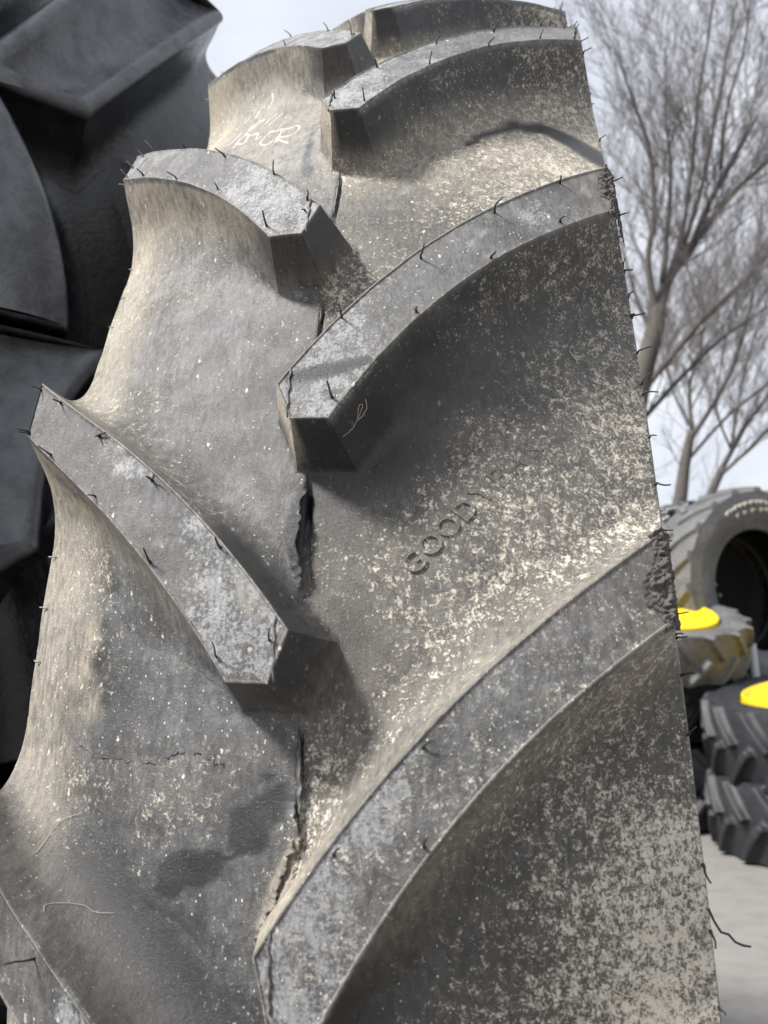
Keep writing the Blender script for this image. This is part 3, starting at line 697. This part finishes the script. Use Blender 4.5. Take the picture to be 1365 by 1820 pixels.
# ------------------------------------------------------------------ other tyres
def simple_tyre(name, R, W, rim, lug_n, lug_w, lug_d, mat, loc, rot, label, group, bar=(0., 1.1), bevel=.012, spin=0.0, rimmat=None, proto_lug={}, hub=False, rimdepth=.05, K=None, skew=.0, end=.96, smooth_all=False, nose=(.10, -.03, .015), custom=None):
    """tyre with its axis along local z after rotation: built round local x, then laid over"""
    P = dict(R=R, K=(R * .0 + (K if K is not None else .35)), D=lug_d, DE=lug_d * 1.15, WB=W, W=W, step=0.0)
    root = empty(name, loc, rot if len(rot) == 3 and not isinstance(rot, Vector) else rot.to_track_quat('X', 'Y').to_euler()); tag(root, label, 'tyre' if not hub else 'wheel', group)
    key = (R, W, lug_n, lug_w, lug_d, bar, bevel, skew, end, str(custom))
    pitch = 2 * math.pi * R / lug_n
    if key not in proto_lug:
        c = (-lug_w * .5 + bar[0], bar[1], skew, 0)
        U = (lug_w * .5 + bar[0], bar[1], skew, 0)
        proto_lug[key] = {}
        for side in (1, -1):
            if custom:
                U_, L_, yl, yu, ym, sm = custom[side]
                proto_lug[key][side] = build_lug(P, side, 0, U_, L_, yl, yu, ym, sm, W * end, N=44, bevel=bevel, alpha=(26, 32), rfil=(lug_d * .5, lug_d * .7), dish=.030 if side < 0 else -.008,
                    dirt_light_f=lambda sd, y, s_, sl_, h, k: np.stack([sstep(.16, .02, k), 0 * k, 0 * k, 0 * k], -1))
                continue
            yl, yu = nose[0] * W, nose[1] * W
            proto_lug[key][side] = build_lug(P, side, 0 if side > 0 else pitch * .5, U, c, yl, yu, nose[2] * W, .5 * (poly(c, yl) + poly(U, yu)) - lug_w * .12, W * end, N=26, bevel=bevel, alpha=(14, 20), rfil=(lug_d * .35, lug_d * .8))
        proto_lug[key]['me'] = None
    first = {}
    for side in (1, -1):
        v, f, dm_ = proto_lug[key][side]
        for i in range(lug_n):
            if i == 0:
                o = mesh_obj('lug', v, f, mat, root, sharp=85 if custom else 45, weld=1e-5, recalc=True, dirt_and_light=dm_); first[side] = o
                if smooth_all: o.data.attributes.remove(o.data.attributes['sharp_edge']) if 'sharp_edge' in o.data.attributes else None
            else:
                o = copy_obj(first[side], root)
            o.rotation_euler[0] = -2 * math.pi * i / lug_n - spin
    xs = list(np.linspace(-W, W, 19)); rE = R - P['K'] * W * W - lug_d * 1.15
    h = rE - rim
    sp = [(W * 1.0, rE - .02), (W * 1.07, rE - h * .25), (W * 1.05, rE - h * .5), (W * .94, rE - h * .72), (W * .80, rE - h * .88), (W * .76, rim), (W * .62, rim - .004), (W * .62, rim + .03), (W * .8, rim + h * .4), (W * .8, rE - .08), (W * .4, rE - .05)]
    sp = sp + [(-x, r) for x, r in sp[::-1]]
    v, f, _ = carcass(P, xs, sp, np.linspace(0, 2 * math.pi * R, 97)[:-1])
    cc = mesh_obj('carcass', v, f, mat, root, sharp=40, recalc=True); cc.data.materials.append(M_LINER)
    m_ = len(xs) + len(sp); j0, j1 = len(xs) + 6, m_ - 8
    cc.data.polygons.foreach_set('material_index', [1 if j0 <= (q % m_) <= j1 else 0 for q in range(len(f))])
    if hub:
        # dished steel disc with a flange, hub and bolt holes' studs
        prof = [(W * .80, rim + .022), (W * 1.0, rim + .016), (W * 1.02, rim + .004), (W * .98, rim - .012), (W * .93, rim - .02), (W * .88, rim - .03), (W * .8, rim * .78), (W * .7, rim * .5), (W * .54, rim * .36), (W * .54, rim * .16), (W * .50, .001)]
        n = 48; V = []
        for k in range(n):
            t = 2 * math.pi * k / n
            V += [(x, -r * math.cos(t), r * math.sin(t)) for x, r in prof]
        m = len(prof); F = [(k * m + j, k * m + j + 1, ((k + 1) % n) * m + j + 1, ((k + 1) % n) * m + j) for k in range(n) for j in range(m - 1)]
        d = mesh_obj('rim', V, F, rimmat, root, sharp=40)
        for k in range(8):
            t = 2 * math.pi * k / 8; c = Vector((W * .54, -rim * .27 * math.cos(t), rim * .27 * math.sin(t)))
            v, f = tube([c, c + Vector((.03, 0, 0))], [.016, .014], 6); mesh_obj('bolt', v, f, M_GREYSTEEL, d, smooth=False)
    return root
Q = math.pi / 2
# stack of big lying tyres just left, behind the front tyre (axis vertical)
for k in range(4):
    lab = ('big black tyre lying flat, topmost of the left stack, seen from below', 'big black tyre lying flat second from the top of the left stack', 'big black tyre lying flat in deep shade, third from the top of the left stack', 'big black tyre lying flat on the ground under the left stack')[k]
    z = (2.015, 1.425, .857, .286)[k]
    up_bar = ((1.0586, .80, .12, 0), (.8886, .74, 0, 0), -.020, -.020, -.024, .960) if k == 0 else ((.985, .05, 0, 5.5), (.79, .25, -.6, 0), -.060, -.015, -.064, .905)
    low_bar = ((.9025, .77, -1.18, 0), (.72, .80, -1.0, 0), .03, .028, .016, .830) if k == 0 else ((1.16, .45, -.6, 0), (.98, .45, -.6, 0), .02, -.02, -.01, 1.07)
    simple_tyre('stacked_tyre', (1.0, .98, .98, .98)[k], (.325, .267, .267, .267)[k], .52, 14, .16 if k == 0 else .18, .09, M_BLACK, (-1.30, (.0, -.01, .02, 0)[k], z), (0, Q, 0), lab, 'tyres lying in the stack on the left', bevel=.020, spin=(0, 0, .2, .1)[k], K=.15, end=.97, smooth_all=False, custom={-1: up_bar, 1: low_bar})

# right: two stacks and a leaning tyre, five metres off
simple_tyre('stacked_tyre', .88, .22, .52, 20, .06, .05, M_BLACK2, (1.74, 4.42, .235), (0, -Q, 0), 'black lugged tyre on the ground at the bottom of the right stack', 'tyres in the far right stack', bar=(0, .9), bevel=.012, spin=.1)
simple_tyre('rimmed_wheel', .88, .22, .60, 20, .06, .05, M_BLACK2, (1.76, 4.40, .715), Vector((-.03, -.12, 1)).normalized(), 'black lugged wheel with yellow rim lying on the right stack, lower yellow one', 'tyres in the far right stack', bar=(0, .9), bevel=.012, spin=.25, hub=True, rimmat=M_YELLOW)
for k in range(2):
    simple_tyre('stacked_tyre', .80, .27, .5, 20, .06, .05, M_BLACK2, (.62, 5.55, .29 + .58 * k), (0, -Q, 0), ('black tyre on the ground behind the front tyre, right of it, mostly hidden', 'black tyre under the tilted yellow-rimmed wheel')[k], 'tyres in the far middle stack', bar=(0, .9), bevel=.012, spin=.3 * k)
simple_tyre('rimmed_wheel', .76, .17, .50, 18, .055, .045, M_GREY, (.64, 5.25, 1.37), Vector((.16, -.30, 1)).normalized(), 'grey dusty wheel with yellow rim tilted on the far stack, upper yellow one', 'tyres in the far middle stack', bar=(0, .9), bevel=.012, spin=.1, hub=True, rimmat=M_YELLOW)
for k in range(2):
    simple_tyre('stacked_tyre', .80, .19, .5, 20, .06, .05, M_BLACK2, (1.62, 6.45, .2 + .41 * k), (0, -Q, 0), ('black tyre on the ground under the upright grey tyre, almost hidden', 'black tyre carrying the upright grey tyre')[k], 'tyres under the upright grey tyre', bar=(0, .9), bevel=.012, spin=.2 * k)
up = simple_tyre('standing_tyre', .85, .26, .49, 20, .07, .035, M_GREY, (1.53, 6.05, 1.665), (0, 0, -math.radians(55)), 'grey dusty tyre standing upright with chalk writing above its black opening', None, bar=(0, .8), bevel=.010, spin=.1)
simple_tyre('added_backing_wheel', .85, .26, .49, 20, .07, .035, M_BLACK, (1.53 - .575 * .566, 6.05 + .82 * .566, 1.665), (0, 0, -math.radians(55)), 'dark wheel added behind the chalk-marked upright tyre to blacken its opening', None, bar=(0, .8), bevel=.010, spin=.2, hub=True, rimmat=M_LINER)  # wheel added to close off and darken the opening in front of it
# chalk on its sidewall
for row, (rad, a_, b_) in enumerate(((.69, 1.72, 1.02), (.63, 1.70, 1.15))):
    t = a_
    while t > b_:
        w_ = rnd.uniform(.05, .08); P_ = [(t - w_ * .5 * (1 - math.cos(q * 1.4)) * .6 - w_ * q / 5, rad + .018 * math.sin(q * 1.9 + rnd.random())) for q in range(5)]
        pts = [Vector((.2815, -r * math.cos(a), r * math.sin(a))) for a, r in P_]
        v, f = tube(pts, [.006] * 5, 5); mesh_obj('chalk_stroke', v, f, M_CHALK, up)
        t -= w_ * rnd.choice((1.25, 1.25, 1.25, 2.0))
# pale pipe standing between the stacks
v, f = tube([(1.40, 5.35, 0), (1.41, 5.35, 1.24)], [.03, .03], 12)
tag(mesh_obj('steel_pipe', v, f, M_GREYSTEEL), 'pale grey pipe standing upright between the yellow-rimmed wheels', 'pipe')

# ------------------------------------------------------------------ ground
n = 60; gx = np.sign(np.linspace(-1, 1, n)) * np.abs(np.linspace(-1, 1, n)) ** 3 * 900
V = [(x, y, 0.0) for y in gx for x in gx]; F = [(j * n + i, j * n + i + 1, (j + 1) * n + i + 1, (j + 1) * n + i) for j in range(n - 1) for i in range(n - 1)]
tag(mesh_obj('ground', V, F, M_GROUND), 'pale grey concrete yard', 'ground', kind='structure')

# ------------------------------------------------------------------ bare trees
TREES = [(10.5, 'tall bare grey tree right behind the front tyre, thick forked trunk', [
 [(.78,0,.26),(.88,1.6,.23),(.98,3.15,.211),(1.09,3.93,.203),(1.33,4.87,.175),(1.56,5.50,.155),(1.69,5.94,.125)],
 [(1.66,5.85,.125),(1.90,6.46,.114),(2.21,6.84,.097),(2.43,7.27,.081),(2.72,7.87,.065),(3.16,8.58,.049),(3.58,9.29,.028)],
 [(1.63,5.83,.081),(1.59,6.59,.061),(1.72,7.18,.053),(1.73,8.05,.041),(1.56,8.80,.028),(1.37,9.57,.016)],
 [(1.77,6.31,.065),(1.90,6.97,.053),(2.08,8.08,.041),(2.11,9.05,.024),(2.26,10.31,.012)],
 [(1.92,6.46,.065),(2.13,7.11,.049),(2.30,7.95,.037),(2.41,8.64,.028),(2.64,9.58,.020),(2.84,10.65,.012)],
 [(2.26,6.83,.065),(2.82,7.51,.057),(3.24,7.91,.049),(3.81,8.37,.032)],
 [(1.29,4.67,.057),(1.75,5.15,.057),(2.24,5.62,.049),(2.73,6.01,.041),(3.29,6.46,.024)],
 [(1.14,4.17,.057),(1.51,4.57,.049),(2.04,5.11,.041),(2.61,5.61,.028),(3.32,6.09,.016)],
 [(2.00,6.53,.057),(2.41,7.58,.041),(2.69,8.58,.028),(2.98,9.69,.016),(3.15,10.49,.012)],
 [(1.56,5.50,.041),(1.40,6.20,.032),(1.32,6.89,.024),(1.20,7.88,.016),(1.16,8.79,.012)],
 [(2.72,7.87,.041),(2.88,8.72,.028),(3.21,9.64,.020),(3.39,10.61,.012)]]),
 (13.5, 'slimmer bare tree behind the forked one, trunk above the upright tyre', [
 [(1.5,0,.18),(1.7,1.5,.165),(1.87,2.80,.152),(2.10,3.74,.137),(2.23,4.31,.11),(2.39,4.84,.075)],
 [(2.39,4.84,.061),(2.44,5.43,.051),(2.52,5.83,.046),(2.73,6.31,.036),(2.92,7.06,.025),(2.98,7.99,.015)],
 [(2.36,4.70,.071),(2.78,5.25,.051),(3.12,5.81,.041),(3.37,6.48,.030),(3.63,7.37,.020),(3.77,8.39,.015)],
 [(2.41,4.84,.046),(2.19,5.51,.030),(2.08,6.34,.020),(2.09,7.17,.015)],
 [(2.25,4.31,.046),(2.95,4.98,.036),(3.53,5.36,.025),(4.22,5.87,.015)]]),
 (16, 'leaning bare tree at the right edge, rising behind the upright tyre', [
 [(1.9,0,.15),(2.25,1.6,.13),(2.59,3.14,.119),(2.88,3.89,.10),(3.27,4.65,.083)],
 [(3.27,4.65,.083),(3.65,5.23,.071),(4.01,5.71,.053),(4.67,6.44,.030)],
 [(3.14,4.43,.053),(3.77,4.94,.047),(4.23,5.34,.041),(4.92,5.95,.024)],
 [(3.43,4.86,.047),(3.64,5.63,.036),(3.98,6.76,.030),(4.55,8.10,.018)],
 [(3.46,4.97,.036),(3.24,5.79,.030),(3.45,6.82,.024),(3.79,7.97,.018)]])]
for Y, label, limbs in TREES:
    r_ = random.Random(int(Y * 10))
    root = empty('bare_tree', (limbs[0][0][0], Y, 0)); tag(root, label, 'tree', 'bare trees beyond the yard')
    org = Vector(root.location); twigs = []
    for li, lb in enumerate(limbs):
        P3 = catmull([(x, Y + (0 if li == 0 else (k * .16 * (1 if li % 2 else -1) * (.5 + (li * 37 % 10) / 10))), z, r) for k, (x, z, r) in enumerate(lb)], 5)
        pts = [Vector(p[:3]) - org for p in P3]; rad = [max(.006, p[3] * (.86 if li == 0 else .7)) for p in P3]
        v, f = tube(pts, rad, 8); mesh_obj('trunk' if li == 0 else 'limb', v, f, M_BARK, root)
        def grow(p, d, ln, r, lev):
            q = [p]; dd = d.copy(); m = 4
            for k in range(m):
                dd = (dd + Vector((r_.gauss(0, .13), r_.gauss(0, .13), r_.gauss(.05, .09)))).normalized(); q.append(q[-1] + dd * ln / m)
            twigs.append(tube(q, [r * (1 - .65 * k / m) for k in range(m + 1)], 3, cap=False))
            if lev > 0:
                for k in range(r_.randint(3, 5)):
                    t = r_.uniform(.25, 1); j = min(m - 1, int(t * m)); b = q[j].lerp(q[j + 1], t * m - j)
                    nd = (dd + Vector((r_.gauss(0, .42), r_.gauss(0, .42), r_.gauss(.10, .25)))).normalized()
                    grow(b, nd, ln * r_.uniform(.45, .75), max(.0024, r * .5), lev - 1)
        nb = 0 if (li == 0) else int(len(pts) * 1.15)
        for k in range(nb):
            t = .12 + .88 * (k + r_.random()) / nb; j = min(len(pts) - 2, int(t * (len(pts) - 1)))
            ax = (pts[j + 1] - pts[j]).normalized()
            nd = (ax + Vector((r_.gauss(0, .42), r_.gauss(0, .5), r_.gauss(.12, .22)))).normalized()
            grow(pts[j], nd, r_.uniform(.7, 1.6), max(.006, min(.013, rad[j] * .36)), 3 if t > .3 else 2)
        if li == 0:
            for k in range(10):
                j = r_.randint(len(pts) // 3, len(pts) - 2); nd = Vector((r_.gauss(0, .8), r_.gauss(0, .6), .7)).normalized()
                grow(pts[j], nd, r_.uniform(.5, 1.0), .009, 2)
    v, f = merge(twigs); o = mesh_obj('twigs', v, f, M_TWIG, root); o['kind'] = 'stuff'
